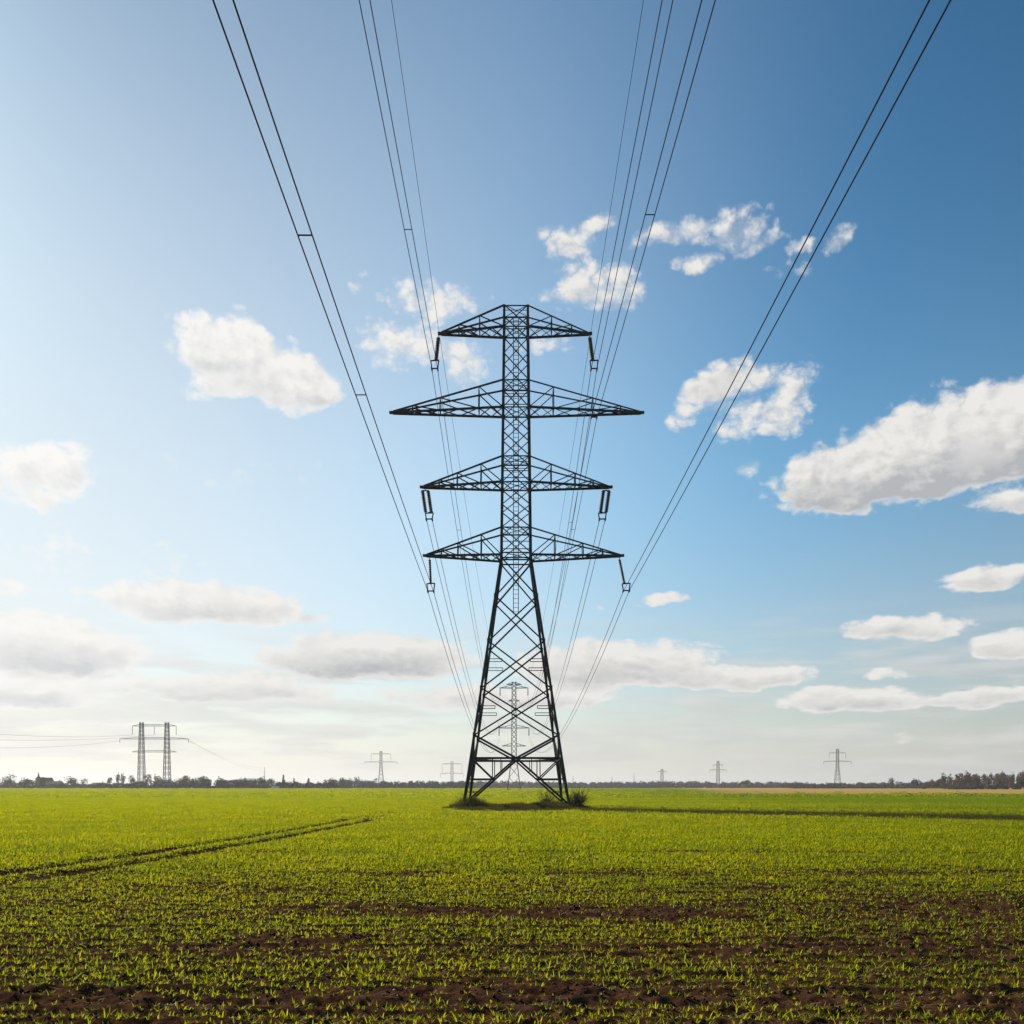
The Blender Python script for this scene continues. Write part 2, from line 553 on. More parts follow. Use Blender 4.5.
# a strip of ripe stubble on the far right and a paler strip on the far left
sx = t.m('ADD', px_, t.m('MULTIPLY', t.m('SUBTRACT', t.noise(pos, 0.02, 3), 0.5), 60.0))
tan_m = t.m('MULTIPLY', t.ss(py_, 186.0, 196.0), t.ss(t.m('SUBTRACT', sx, t.m('MULTIPLY', py_, 0.16)), -6.0, 30.0))
c = t.mix(t.m('MULTIPLY', tan_m, 0.95), c, t.mix(t.ss(strk, 0.3, 0.7), (.42, .26, .075, 1), (.30, .21, .075, 1)))
p = t.n('ShaderNodeBsdfPrincipled')
t.put(p.inputs['Base Color'], c)
p.inputs['Roughness'].default_value = 0.95
p.inputs['Specular IOR Level'].default_value = 0.0
bmp = t.n('ShaderNodeBump')
bmp.inputs['Strength'].default_value = 0.7
bmp.inputs['Distance'].default_value = 0.02
t.put(bmp.inputs['Height'], t.noise(pos, 22.0, 5, 0.7))
t.l.new(bmp.outputs[0], p.inputs['Normal'])
t.l.new(p.outputs[0], out.inputs[0])
SOIL = m
fld = np_mesh('field', np.stack([X, Y, Zg], -1).reshape(-1, 3), faces, SOIL, smooth=True)
tag(fld, kind='structure')


# ------------------------------------------------------------------ crop (uncountable): scattered tufts
def blade(V, Fq, base, yaw, length, width, lean, segs=3, droop=0.8):
    """curved tapering strip"""
    o = len(V)
    dx_, dy_ = math.cos(yaw), math.sin(yaw)
    sx_, sy_ = -dy_, dx_
    p = Vector(base)
    ang = lean
    for i in range(segs + 1):
        tt = i / segs
        w = width * (0.55 + 0.9 * tt) * (1 - tt) ** 0.6 if i < segs else width * 0.06
        V.append((p.x - sx_ * w / 2, p.y - sy_ * w / 2, p.z))
        V.append((p.x + sx_ * w / 2, p.y + sy_ * w / 2, p.z))
        st = length / segs
        p = p + Vector((dx_ * math.sin(ang) * st, dy_ * math.sin(ang) * st, math.cos(ang) * st))
        ang += droop / segs
    for i in range(segs):
        Fq.append((o + 2 * i, o + 2 * i + 1, o + 2 * i + 3, o + 2 * i + 2))


def source_collection(name, makers, material):
    cl = bpy.data.collections.new(name)
    for i, mk in enumerate(makers):
        V, Fq = [], []
        mk(V, Fq)
        me = bpy.data.meshes.new('%s_%02d' % (name, i))
        me.from_pydata(V, [], Fq)
        me.materials.append(material)
        me.polygons.foreach_set('use_smooth', [True] * len(me.polygons))
        o = bpy.data.objects.new('%s_%02d' % (name, i), me)
        cl.objects.link(o)
    return cl


def scatter(name, pts, rotz, scl, coll, nvar, label_kind='stuff'):
    o = np_mesh(name, pts, None, None)
    me = o.data
    n = len(pts)
    rot = np.zeros((n, 3), np.float32)
    rot[:, 2] = rotz
    rot[:, 0] = rng.normal(0, 0.08, n)
    rot[:, 1] = rng.normal(0, 0.08, n)
    a = me.attributes.new('rot', 'FLOAT_VECTOR', 'POINT')
    a.data.foreach_set('vector', rot.ravel())
    a = me.attributes.new('scl', 'FLOAT', 'POINT')
    a.data.foreach_set('value', scl.astype(np.float32))
    a = me.attributes.new('vid', 'INT', 'POINT')
    a.data.foreach_set('value', rng.integers(0, nvar, n).astype(np.int32))
    ng = bpy.data.node_groups.new(name + '_scatter', 'GeometryNodeTree')
    ng.interface.new_socket(name='Geometry', in_out='INPUT', socket_type='NodeSocketGeometry')
    ng.interface.new_socket(name='Geometry', in_out='OUTPUT', socket_type='NodeSocketGeometry')
    N, L = ng.nodes, ng.links
    gi_, go_ = N.new('NodeGroupInput'), N.new('NodeGroupOutput')
    iop = N.new('GeometryNodeInstanceOnPoints')
    ci = N.new('GeometryNodeCollectionInfo')
    ci.inputs['Collection'].default_value = coll
    ci.inputs['Separate Children'].default_value = True
    ci.inputs['Reset Children'].default_value = True

    def attr(nm, typ):
        nd = N.new('GeometryNodeInputNamedAttribute')
        nd.data_type = typ
        nd.inputs['Name'].default_value = nm
        return nd.outputs['Attribute']
    L.new(gi_.outputs[0], iop.inputs['Points'])
    L.new(ci.outputs[0], iop.inputs['Instance'])
    iop.inputs['Pick Instance'].default_value = True
    L.new(attr('vid', 'INT'), iop.inputs['Instance Index'])
    L.new(attr('rot', 'FLOAT_VECTOR'), iop.inputs['Rotation'])
    L.new(attr('scl', 'FLOAT'), iop.inputs['Scale'])
    L.new(iop.outputs[0], go_.inputs[0])
    md = o.modifiers.new('scatter', 'NODES')
    md.node_group = ng
    tag(o, kind=label_kind)
    return o


def seedling(V, Fq):
    n = random.randint(6, 10)
    for i in range(n):
        yaw = random.uniform(0, 6.283)
        r = random.uniform(0, .012)
        blade(V, Fq, (r * math.cos(yaw), r * math.sin(yaw), -0.01), yaw, random.uniform(.04, .09), random.uniform(.009, .015), random.uniform(.15, 1.1), 3, random.uniform(.3, 1.3))


def row_piece(V, Fq):
    for i in range(46):
        yaw = random.uniform(0, 6.283)
        blade(V, Fq, (random.uniform(-.6, .6), random.gauss(0, .05), -0.01), yaw, random.uniform(.07, .13), random.uniform(.022, .034), random.uniform(.1, .8), 2, random.uniform(.2, 1.0))


def far_patch(V, Fq):
    for i in range(170):
        yaw = random.uniform(0, 6.283)
        blade(V, Fq, (random.uniform(-3, 3), random.uniform(-1, 1), -0.01), yaw, random.uniform(.08, .14), random.uniform(.12, .2), random.uniform(.1, .8), 2, random.uniform(.2, 1.0))


near_src = source_collection('seedling_kinds', [seedling] * 9, CROP)
row_src = source_collection('row_kinds', [row_piece] * 8, CROP)
far_src = source_collection('patch_kinds', [far_patch] * 6, CROP)

BANDS = [(1100, .7), (1024, .75), (1015, .55), (1007, .34), (997, .42), (989, .7), (972, .85), (964, .42), (956, .26), (948, .32), (939, .7), (925, .85), (914, .36), (905, .33), (897, .65), (888, .4), (879, .85), (874, .2), (868, .9), (856, 1.0), (853, .15), (849.5, 1.0), (842, 1.0), (840, .3), (838, 1.0), (831.5, 1.0), (830, .45), (828.5, 1.0), (700, 1.0)]
by = np.array([b[0] for b in BANDS][::-1], float)
bv = np.array([b[1] for b in BANDS][::-1], float)


def density(x, y):
    yy = y + (fbm(x * 0.11, y * 0.15, 3, 50) - 0.5) * np.clip(y * 0.09, 0, 1.3)
    pix = HOR + F * CAMH / np.maximum(yy, 0.5)
    b = np.interp(pix, by, bv)
    n = fbm(x * 0.5, y * 0.9, 3, 61)
    n2_ = fbm(x * 2.2, y * 3.0, 2, 71)
    dd = b + (n - 0.5) * 1.1 * (1 - 0.75 * np.clip((y - 15) / 25, 0, 1)) + (n2_ - 0.5) * 0.6
    dd = dd - 0.04 * np.clip((17 - y) / 5, 0, 1)
    dd = dd - 0.12 * np.clip(x / (0.5 * np.maximum(y, 1)), 0, 1) * np.clip((22 - y) / 12, 0, 1)
    return dd


def in_island(x, y):
    return ((x - TX) / 5.5) ** 2 + ((y - 70.5) / 11) ** 2 < 1


def rows(y0, y1, row, step, jy, jx, margin=0.60, extra=4.5):
    P = []
    for y in np.arange(y0, y1, row):
        w = y * margin + extra
        x = np.arange(-w, w, step)
        x = x + rng.uniform(-jx, jx, len(x))
        yv = y + rng.normal(0, jy, len(x)) + x * 0.004
        P.append(np.stack([x, yv], -1))
    return np.concatenate(P)


def make_crop(name, P, thr_lo, coll, nvar, s0, s1, freerot, keep_soft=0.3):
    x, y = P[:, 0], P[:, 1]
    dd = density(x, y)
    keep = (dd > (0.20 if freerot else 0.24) + rng.uniform(-keep_soft, keep_soft, len(x))) & (rut(x, y) < rng.uniform(.2, .75, len(x))) & ~in_island(x, y)
    keep &= ~((y > 186) & (x > 0.16 * y + 10))
    x, y, dd = x[keep], y[keep], dd[keep]
    z = ground_z(x, y)
    n = len(x)
    rz = rng.uniform(0, 6.283, n) if freerot else rng.choice([0.0, math.pi], n) + rng.normal(0, .02, n)
    sc = rng.uniform(s0, s1, n) * (0.75 + 0.35 * np.clip(dd, 0, 1))
    if freerot:
        sc *= 1 + 0.55 * np.clip((y - 12) / 14, 0, 1)
    return scatter(name, np.stack([x, y, z], -1), rz, sc, coll, nvar)


crop_near = make_crop('young_crop', rows(4.5, 46, .125, .045, .012, .02), .3, near_src, 9, .5, 1.15, True)
crop_mid = make_crop('young_crop', rows(46, 130, .30, 1.05, .03, .2), .3, row_src, 8, .85, 1.3, False, .15)
crop_far = make_crop('young_crop', rows(130, 640, 2.1, 5.4, .2, .6), .3, far_src, 6, .9, 1.3, False, .1)
for o in (crop_near, crop_mid, crop_far):
    o['label'] = 'young green cereal plants growing in rows over the field'


# clods and small stones lying on the bare soil
def clod(V, Fq):
    o = len(V)
    n, m_ = 6, 4
    for j in range(m_ + 1):
        th = math.pi * j / m_
        for i in range(n):
            ph = 2 * math.pi * i / n
            r = random.uniform(.55, 1.3)
            V.append((r * math.sin(th) * math.cos(ph), r * .8 * math.sin(th) * math.sin(ph), r * .55 * math.cos(th)))
    for j in range(m_):
        for i in range(n):
            k = (i + 1) % n
            Fq.append((o + j * n + i, o + (j + 1) * n + i, o + (j + 1) * n + k, o + j * n + k))


CLOD = metal('dry_soil_clod', (.085, .036, .017), (.024, .009, .004), 0.95, 0.0, 3.0)
STONE = metal('pale_flint', (.42, .38, .33), (.25, .22, .19), 0.7, 0.0, 9.0)
clod_src = source_collection('clod_kinds', [clod] * 6, CLOD)
stone_src = source_collection('stone_kinds', [clod] * 5, STONE)
for nm, src, nv, cnt, s0, s1, ymax in (('soil_clods', clod_src, 6, 110000, .004, .024, 24), ('field_stones', stone_src, 5, 2200, .006, .018, 30)):
    y = np.sqrt(rng.uniform(5 ** 2, ymax ** 2, cnt))
    x = rng.uniform(-1, 1, cnt) * (y * .6 + 4)
    sc = s0 + (s1 - s0) * rng.uniform(0, 1, cnt) ** 3
    scatter(nm, np.stack([x, y, ground_z(x, y) + sc * .25], -1), rng.uniform(0, 6.28, cnt), sc, src, nv)



def straw(V, Fq):
    for i in range(3):
        blade(V, Fq, (random.gauss(0, .04), random.gauss(0, .04), .004), random.uniform(0, 6.28), random.uniform(.03, .09), random.uniform(.003, .006), random.uniform(1.2, 1.55), 2, random.uniform(-.3, .3))


STRAW = metal('bleached_straw', (.36, .28, .16), (.22, .15, .08), .8, 0, 9.0)
straw_src = source_collection('straw_kinds', [straw] * 6, STRAW)
cnt = 9000
y = np.sqrt(rng.uniform(5 ** 2, 26 ** 2, cnt))
x = rng.uniform(-1, 1, cnt) * (y * .6 + 4)
scatter('straw_litter', np.stack([x, y, ground_z(x, y) + .006], -1), rng.uniform(0, 6.28, cnt), rng.uniform(.6, 1.3, cnt), straw_src, 6)

# ------------------------------------------------------------------ the big tower
LEVEL = [(0.0, 3.88, 4.85), (ZP(561), 14.6 * SC, 15.2 * SC), (ZP(311), 11.6 * SC, 12.0 * SC)]


def half(z, ax):
    zs = [l[0] for l in LEVEL]
    return float(np.interp(z, zs, [l[1 + ax] for l in LEVEL]))


def corner(sx, sy, z):
    return Vector((sx * half(z, 0), sy * half(z, 1), z))


def z_front(py):
    z = ZP(py)
    for _ in range(12):
        z = CAMH + (HOR - py) * (D - half(z, 1)) / F
    return z


tower = empty('lattice_pylon', (TX, D, 0))
tag(tower, 'tall dark steel lattice pylon standing in the field with four pairs of crossarms', 'pylon')
zt, zw = ZP(311), ZP(561)
FACES = [((-1, -1), (1, -1)), ((1, -1), (1, 1)), ((1, 1), (-1, 1)), ((-1, 1), (-1, -1))]
for sx_, sy_ in ((-1, -1), (1, -1), (1, 1), (-1, 1)):
    b = MB()
    up = (-sx_, -sy_, 0)
    b.bar(corner(sx_, sy_, 0.08), corner(sx_, sy_, zw), .18, .18, (0, 1, 0))
    b.bar(corner(sx_, sy_, zw), corner(sx_, sy_, zt), .19, .19, (0, 1, 0))
    for z in [z_front(q) for q in (596, 641, 688, 735)] + [zw, ZP(486), ZP(412), ZP(332)]:
        c0 = corner(sx_, sy_, z)
        b.box(c0, .22, .22, .38)
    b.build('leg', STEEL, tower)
    c0 = corner(sx_, sy_, 0)
    f_ = MB()
    f_.lathe((c0.x, c0.y, -.3), (c0.x, c0.y, .30), [(0, .40), (.7, .33), (.92, .28), (1, .2)], 14)
    f_.build('footing', CONCRETE, tower)
# lower X bracing on each face, from the waist down
lv = [zw] + [z_front(q) for q in (596, 641, 688, 735)]
zb, zs_ = z_front(758), z_front(779)
for fi, (ca, cb) in enumerate(FACES):
    b = MB()
    P = lambda side, z: corner(*(ca if side < 0 else cb), z)
    for i in range(len(lv) - 1):
        b.angle(P(-1, lv[i]), P(1, lv[i + 1]), .112)
        b.angle(P(1, lv[i]) + Vector((0, .0, .0)), P(-1, lv[i + 1]), .110)
    mid = (P(-1, zb) + P(1, zb)) / 2
    b.angle(P(-1, zb), P(1, zb), .16)
    for s in (-1, 1):
        b.angle(P(s, lv[-1]), mid, .15)
        foot = P(s, .30)
        b.bar(mid, foot, .145 if s > 0 else .125)
        # secondary members below the beam
        bq = P(s, zb).lerp(mid, .48)
        dq = foot.lerp(mid, (zs_ - .30) / (zb - .30))
        b.angle(P(s, zs_), dq, .10)
        b.angle(bq, dq.lerp(bq, .0), .075)
        b.angle(P(s, zb), dq, .09)
        b.angle(dq.lerp(mid, .35), bq.lerp(mid, .35), .06)
        b.angle(foot.lerp(P(s, zs_), .5), foot.lerp(dq, .45), .06)
        # short horizontal rails reaching in from the legs to the diagonals
        for i in (2, 3):
            zr = lv[i] * .62 + lv[i + 1] * .38
            zr2 = lv[i] * .56 + lv[i + 1] * .44
            u = .27 if i == 2 else .22
            e1, e2 = P(s, zr).lerp(P(-s, zr), u), P(s, zr2).lerp(P(-s, zr2), u)
            b.angle(P(s, zr), e1, .055)
            b.angle(P(s, zr2), e2, .055)
            b.angle(e1, e2, .05)
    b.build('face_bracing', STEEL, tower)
# inner plan bracing at the beam level
for z in (zb,):
    b = MB()
    for (ca, cb), (cc, cd) in zip(FACES, FACES[1:] + FACES[:1]):
        b.angle((corner(*ca, z) + corner(*cb, z)) / 2, (corner(*cc, z) + corner(*cd, z)) / 2, .07)
    b.build('plan_bracing', STEEL, tower)
# body lattice
BODY = [556, 531, 508.5, 486, 460.5, 436, 412, 385, 358.5, 332, 311]
for fi, (ca, cb) in enumerate(FACES):
    b = MB()
    for y0, y1 in zip(BODY, BODY[1:]):
        z0, z1 = ZP(y0), ZP(y1)
        b.angle(corner(*ca, z0), corner(*cb, z1), .076)
        b.angle(corner(*cb, z0), corner(*ca, z1), .075)
    for y0 in (561, 556, 531, 486, 460.5, 412, 385, 332, 311.3):
        b.angle(corner(*ca, ZP(y0)), corner(*cb, ZP(y0)), .10)
    for y0 in (323, 316, 399, 473, 545, 391, 466):
        b.angle(corner(*ca, ZP(y0)), corner(*cb, ZP(y0)), .055)
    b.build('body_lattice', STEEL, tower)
for y0 in (556, 531, 486, 460.5, 412, 385, 332, 311):
    b = MB()
    z = ZP(y0)
    b.angle(corner(-1, -1, z + .05), corner(1, 1, z + .05), .06)
    b.angle(corner(-1, 1, z - .0), corner(1, -1, z - .0), .06)
    b.build('plan_bracing', STEEL, tower)
# ladder up the far face
b = MB()
z0, z1 = ZP(609), ZP(312)
yl = lambda z: half(z, 1) - .12
for s in (-1, 1):
    b.bar((s * .2, yl(z0) + .1, z0), (s * .2, yl(zw), zw), .055)
    b.bar((s * .2, yl(zw), zw), (s * .2, yl(z1), z1), .055)
z = z0 + .1
while z < z1:
    b.rod((-.2, yl(z), z), (.2, yl(z), z), .02)
    z += .34
b.build('ladder', STEEL, tower)

# crossarms:  upper root y, lower root y, tip y, tip half-length px (left, right), post fractions
ARMS = [(311, 332, 333.5, 77.5, 75.5, (.39, .72)), (385, 412, 412.5, 126, 127.5, (.22, .57, .82)), (460.5, 486, 487, 95.5, 96, (.27, .57, .8)), (531, 558, 555.5, 92.5, 107.5, (.27, .58, .8))]
arm_tip = {}
for ai, (yu, yl_, yt, hl, hr, posts) in enumerate(ARMS):
    for s in (-1, 1):
        tip = Vector((s * (hl if s < 0 else hr) * SC, 0, ZP(yt)))
        arm_tip[(ai, s)] = tip
        zu, zl = ZP(yu), ZP(yl_)
        low, upp, web = MB(), MB(), MB()
        U, L_ = {}, {}
        for k in (-1, 1):
            U[k] = (corner(s, k, zu), tip + Vector((-s * .25, k * .10, .05)))
            L_[k] = (corner(s, k, zl), tip + Vector((-s * .2, k * .10, -.04)))
            upp.angle(*U[k], .115)
            low.bar(*L_[k], .15)
        low.bar(tip + Vector((-s * .9, 0, -.02)), tip + Vector((s * .05, 0, 0)), .26, .17)
        prev_b = {k: L_[k][0] for k in (-1, 1)}
        prev_x = 0.0
        for pi, ft in enumerate(posts):
            tops = {k: U[k][0].lerp(U[k][1], ft) for k in (-1, 1)}
            bots = {k: L_[k][0].lerp(L_[k][1], ft) for k in (-1, 1)}
            for k in (-1, 1):
                web.angle(tops[k], bots[k], .07)
                web.angle(prev_b[k], tops[k], .075)
            web.angle(tops[-1], tops[1], .06)
            web.angle(bots[-1], bots[1], .06)
            # zigzag in the floor of the arm
            mdl = [L_[k][0].lerp(L_[k][1], (prev_x + ft) / 2) for k in (-1, 1)]
            web.angle(prev_b[-1], mdl[1], .065)
            web.angle(mdl[1], bots[-1], .065)
            web.angle(prev_b[1], mdl[0], .063)
            web.angle(mdl[0], bots[1], .063)
            prev_b, prev_x = bots, ft
        am = low.build('crossarm', STEEL, tower)
        upp.build('upper_chord', STEEL, am)
        web.build('web_bracing', STEEL, am)

# ------------------------------------------------------------------ insulators
INS_GROUP = 'insulator strings hanging from the big pylon'


def string_profile(length, r):
    prof = [(0, .035)]
    n = int(length / .135)
    for i in range(n):
        a = (i + .15) / n
        prof += [(a, r * .62), (a + .28 / n, r), (a + .5 / n, r * .94), (a + .62 / n, r * .62)]
    prof.append((1, .035))
    return prof


def insulator(top_px, bot_px, yoke_px, wire_y, tip, label, double=0.0, r=.175):
    root = empty('insulator', (0, D, 0))
    tag(root, label, 'insulator', INS_GROUP)
    a0 = Vector((XP(top_px[0]), 0, ZP(top_px[1])))
    b0 = Vector((XP(bot_px[0]), 0, ZP(bot_px[1])))
    offs = (-double / 2, double / 2) if double else (0,)
    for q in offs:
        m_ = MB()
        a_, b_ = a0 + Vector((q, 0, 0)), b0 + Vector((q, 0, 0))
        m_.lathe(a_, b_, string_profile((a_ - b_).length, r), 12)
        m_.build('disc_string', PORCELAIN, root, True)
    h_ = MB()
    tipw = Vector((a0.x + (0.02 if tip.x < 0 else -.02), 0, tip.z - .06))
    h_.rod(tipw, a0 + Vector((0, 0, .0)), .03)
    if double:
        h_.bar(a0 + Vector((-double / 2 - .08, 0, .03)), a0 + Vector((double / 2 + .08, 0, .03)), .07)
    h_.build('hanger', STEEL, root)
    y_ = MB()
    yc, zy0, zy1 = XP(yoke_px), b0.z, ZP(wire_y)
    w = .31
    p = [Vector((yc - w, 0, zy0 - .06)), Vector((yc + w, 0, zy0 - .02)), Vector((yc + .23, 0, zy1)), Vector((yc - .23, 0, zy1))]
    for i in range(4):
        y_.bar(p[i], p[(i + 1) % 4], .085)
    y_.bar(b0, (p[0] + p[1]) / 2, .09)
    for q in (p[2], p[3]):
        y_.bar(q + Vector((0, -.28, -.05)), q + Vector((0, .28, -.05)), .10, .12)
    y_.build('yoke', STEEL, root)
    return Vector((yc, D, zy1 - .05))


def tw(k):
    t_ = arm_tip[k]
    return Vector((t_.x + TX, t_.y, t_.z))


att = {}
att['TL'] = insulator((438.3, 337.5), (436, 360), 434.8, 368.5, tw((0, -1)), 'single dark insulator string under the left tip of the topmost crossarm')
att['TR'] = insulator((589.6, 337.5), (592.6, 360), 594, 368.5, tw((0, 1)), 'single dark insulator string under the right tip of the topmost crossarm')
att['ML'] = insulator((425.2, 491), (428.4, 512.5), 429.3, 519, tw((2, -1)), 'twin dark insulator strings under the left tip of the third crossarm down', .44, .165)
att['MR'] = insulator((606.2, 491), (603.2, 512.5), 602.3, 519, tw((2, 1)), 'twin dark insulator strings under the right tip of the third crossarm down', .44, .165)
att['LL'] = insulator((429.6, 559.5), (430.6, 583), 430.8, 591, tw((3, -1)), 'slim insulator string under the left tip of the lowest crossarm', 0, .125)
att['LR'] = insulator((619.4, 559.5), (624.2, 583), 626.2, 590.5, tw((3, 1)), 'slim slanting insulator string under the right tip of the lowest crossarm', 0, .125)
# short clamp under the second crossarm that carries the inner right pair
cl = MB()
cx2 = XP(594)
zc = ZP(417)
zarm = ZP(412) - .02
cl.bar((cx2, D, zc + .04), (cx2, D, zarm), .08)
cl.bar((cx2 - .26, D, zc), (cx2 + .26, D, zc), .09)
for q in (-.22, .22):
    cl.bar((cx2 + q, D - .22, zc - .05), (cx2 + q, D + .22, zc - .05), .09)
ob = cl.build('wire_clamp', STEEL)
tag(ob, 'short steel clamp holding a wire pair under the second crossarm', 'clamp')
att['R2'] = Vector((cx2, D, zc - .05))
att['GL'] = Vector((XP(439), D, ZP(333) + .1))
att['GR'] = Vector((XP(591), D, ZP(333) + .1))

# ------------------------------------------------------------------ the next tower along the line
D2 = 330.0
X2 = XP(514, D2)


def lattice_far(name, label, x, dist, H, arms, waist, base, top, th, group=None, hang=0.0, masts=(0.0,), mat_=STEEL_FAR, peak=0.0, rz=0.0):
    """arms: (height, half length, drooping insulator length or 0)"""
    root = empty(name, (x, dist, 0), rz)
    tag(root, label, 'pylon', group)

    def hw(z):
        return float(np.interp(z, [0, waist, H], [base, top * 1.25, top]))
    for mx_ in masts:
        for sx, sy in ((-1, -1), (1, -1), (1, 1), (-1, 1)):
            b = MB()
            pts = [Vector((mx_ + sx * hw(z), sy * hw(z), z)) for z in (0, waist, H)]
            b.bar(pts[0], pts[1], th)
            b.bar(pts[1], pts[2], th)
            b.build('leg', mat_, root)
        b = MB()
        zz = [0.0]
        while zz[-1] < H - .5:
            zz.append(min(H, zz[-1] + max(2.1 * hw(zz[-1]), 1.6)))
        for z0, z1 in zip(zz, zz[1:]):
            for (a_, c_) in FACES:
                A = lambda s_, z: Vector((mx_ + s_[0] * hw(z), s_[1] * hw(z), z))
                b.bar(A(a_, z0), A(c_, z1), th * .5)
                b.bar(A(c_, z0), A(a_, z1), th * .5)
        if peak:
            b.bar((mx_, 0, H - .2), (mx_, 0, H + peak), th)
        b.build('bracing', mat_, root)
    span0, span1 = min(masts), max(masts)
    for (z, hl, dr) in arms:
        rise = min(1.1, hl * .13 + .35)
        arm = {-1: MB(), 1: MB()}
        for k in (-1, 1):
            arm[-1].bar((span0 - hl, 0, z), (span0 - hw(z), k * hw(z), z), th * .85)
            arm[1].bar((span1 + hl, 0, z), (span1 + hw(z), k * hw(z), z), th * .85)
        if len(masts) > 1:
            b = MB()
            for k in (-1, 1):
                b.bar((span0, k * hw(z), z), (span1, k * hw(z), z), th * .85)
                b.bar((span0, k * hw(z), z + rise * .8), (span1, k * hw(z), z + rise * .8), th * .6)
            b.build('beam', mat_, root)
        am_ = {}
        for s, c in ((-1, span0), (1, span1)):
            b = arm[s]
            b.bar((c + s * hl, 0, z), (c + s * hw(z + rise), 0, z + rise), th * .7)
            b.bar((c + s * hl * .55, 0, z), (c + s * hl * .55, 0, z + rise * .5), th * .5)
            am_[s] = b.build('crossarm', mat_, root)
        if dr:
            places = [span0 - hl + .2, span1 + hl - .2] + ([(span0 + span1) / 2] if len(masts) > 1 and dr > 2.5 else [])
            for xx in places:
                q = MB()
                q.lathe((xx, 0, z - .05), (xx, 0, z - dr), [(0, .05), (.1, .14), (.5, .16), (.92, .14), (1, .05)], 6)
                q.build('insulator', PORCELAIN, am_[-1 if xx < (span0 + span1) / 2 else 1])
    return root


def HP(py, dist):
    return CAMH + (HOR - py) * dist / F


k2 = D2 / F
lattice_far('lattice_pylon', 'next grey pylon of the line seen small between the legs of the big one', X2, D2, HP(682, D2),
            [(HP(684.5, D2), 7.5 * k2, 0), (HP(688, D2), 14.5 * k2, 8 * k2), (HP(701, D2), 5.5 * k2, 0), (HP(728, D2), 15.5 * k2, 8 * k2), (HP(746, D2), 12 * k2, 0)],
            HP(757, D2), 6.6 * k2, 1.9 * k2, .26)
FARG = 'distant pylons along the horizon'
d = 550.0
k = d / F
lattice_far('twin_mast_pylon', 'distant portal pylon of two lattice masts joined by shared beams, above the left trees', XP(154, d), d, HP(722, d),
            [(HP(726, d), 9.5 * k, 9 * k), (HP(739, d), 22 * k, 2.2), (HP(752, d), 9.5 * k, 0)], HP(735, d), 3.1 * k, 1.45 * k, .30, masts=(XP(141.5, d) - XP(154, d), XP(167, d) - XP(154, d)))
for px, top, dist, arms, lab, bs in (
        (381, 751, 1000, [(754, 10, 6.5), (762, 16.5, 2)], 'distant double-armed pylon with splayed legs above the dark wood, left of the big pylon', 3.0),
        (452, 761, 1200, [(764, 10, 10), (773.5, 11.5, 4)], 'faint slim two-armed pylon over the treeline just left of the big pylon legs', .9),
        (662, 769, 1700, [(771.5, 4.5, 1.5)], 'tiny single-armed pylon over the far treeline right of the big pylon', .9),
        (718, 761, 1300, [(765, 5, 2.5), (770, 8.5, 2)], 'small two-armed pylon over the far treeline, next right of the tiny one', 1.5),
        (837.5, 749, 950, [(753, 8.5, 5.5), (761.5, 14, 3)], 'distant two-armed pylon with splayed legs above the stubble strip on the right', 3.0)):
    k = dist / F
    lattice_far('lattice_pylon', lab, XP(px, dist), dist, HP(top, dist), [(HP(y, dist), hl * k, dr * k) for (y, hl, dr) in arms], HP(top, dist) * .55, bs * k, .95 * k, .32 * dist / 1000, FARG)
for px, top, dist, lab in ((264.5, 767, 1300, 'slim radio mast rising out of the trees left of the big pylon'), (573, 776, 1500, 'thin mast just right of the big pylon legs'), (612, 776, 1600, 'short faint mast over the far treeline left of two others'), (634, 772.5, 1600, 'faint mast with a small crossbar beside the tiny pylon')):
    root = empty('mast', (XP(px, dist), dist, 0))
    tag(root, lab, 'mast', 'thin masts on the horizon')
    H = HP(top, dist)
    b = MB()
    b.tube([(0, 0, 0), (0, 0, H * .5), (0, 0, H)], lambda q: .55 - .3 * q, 6)
    b.build('pole', STEEL_FAR, root)
    b = MB()
    b.bar((-1.6, 0, H * .72), (1.6, 0, H * .72), .35)
    b.build('crossbar', STEEL_FAR, root)

# ------------------------------------------------------------------ overhead wires
# key: centre pixel at the top edge of the photo, far-tower attach (dx px, y px at far tower), far sag, strand gap
PAIRS = {
    'TL': (364.5, (499.8, 697), 10.5, .44, 'top left'), 'TR': (667.5, (528.2, 697), 10.5, .44, 'top right'),
    'LL': (223.0, (499.8, 737), 8.6, .44, 'lowest left'), 'LR': (940.0, (529.2, 737), 8.6, .44, 'lowest right'),
    'ML': (None, (498.8, 722), 9.5, .44, 'third left'), 'MR': (None, (529.6, 722), 9.5, .44, 'third right'),
    'R2': (708.5, (520, 702), 10.2, .44, 'second right'),
}
WIRE_R = .023


def wire_points(p0, xtop, far, sag, off):
    pts = []
    kq = 1.5e-4
    if xtop is not None:
        dxp = xtop - CX
        yt = F * p0.x / dxp
        ztop = CAMH + HOR * yt / F
        mq = (ztop - p0.z - kq * (yt - D) ** 2) / (yt - D)
        for y in np.linspace(-90, D, 46)[:-1]:
            pts.append((p0.x + off, y, p0.z + mq * (y - D) + kq * (y - D) ** 2))
    else:
        pts.append((p0.x + off, D - .3, p0.z))
    xf, zf = XP(far[0], D2), HP(far[1], D2)
    for t_ in np.linspace(0, 1, 44):
        y = D + (D2 - D) * t_
        pts.append((p0.x + (xf - p0.x) * t_ + off, y, p0.z + (zf - p0.z) * t_ - 4 * sag * t_ * (1 - t_)))
    return pts


def pt_at(pts, y):
    a = np.array(pts)
    return Vector((float(np.interp(y, a[:, 1], a[:, 0])), y, float(np.interp(y, a[:, 1], a[:, 2]))))


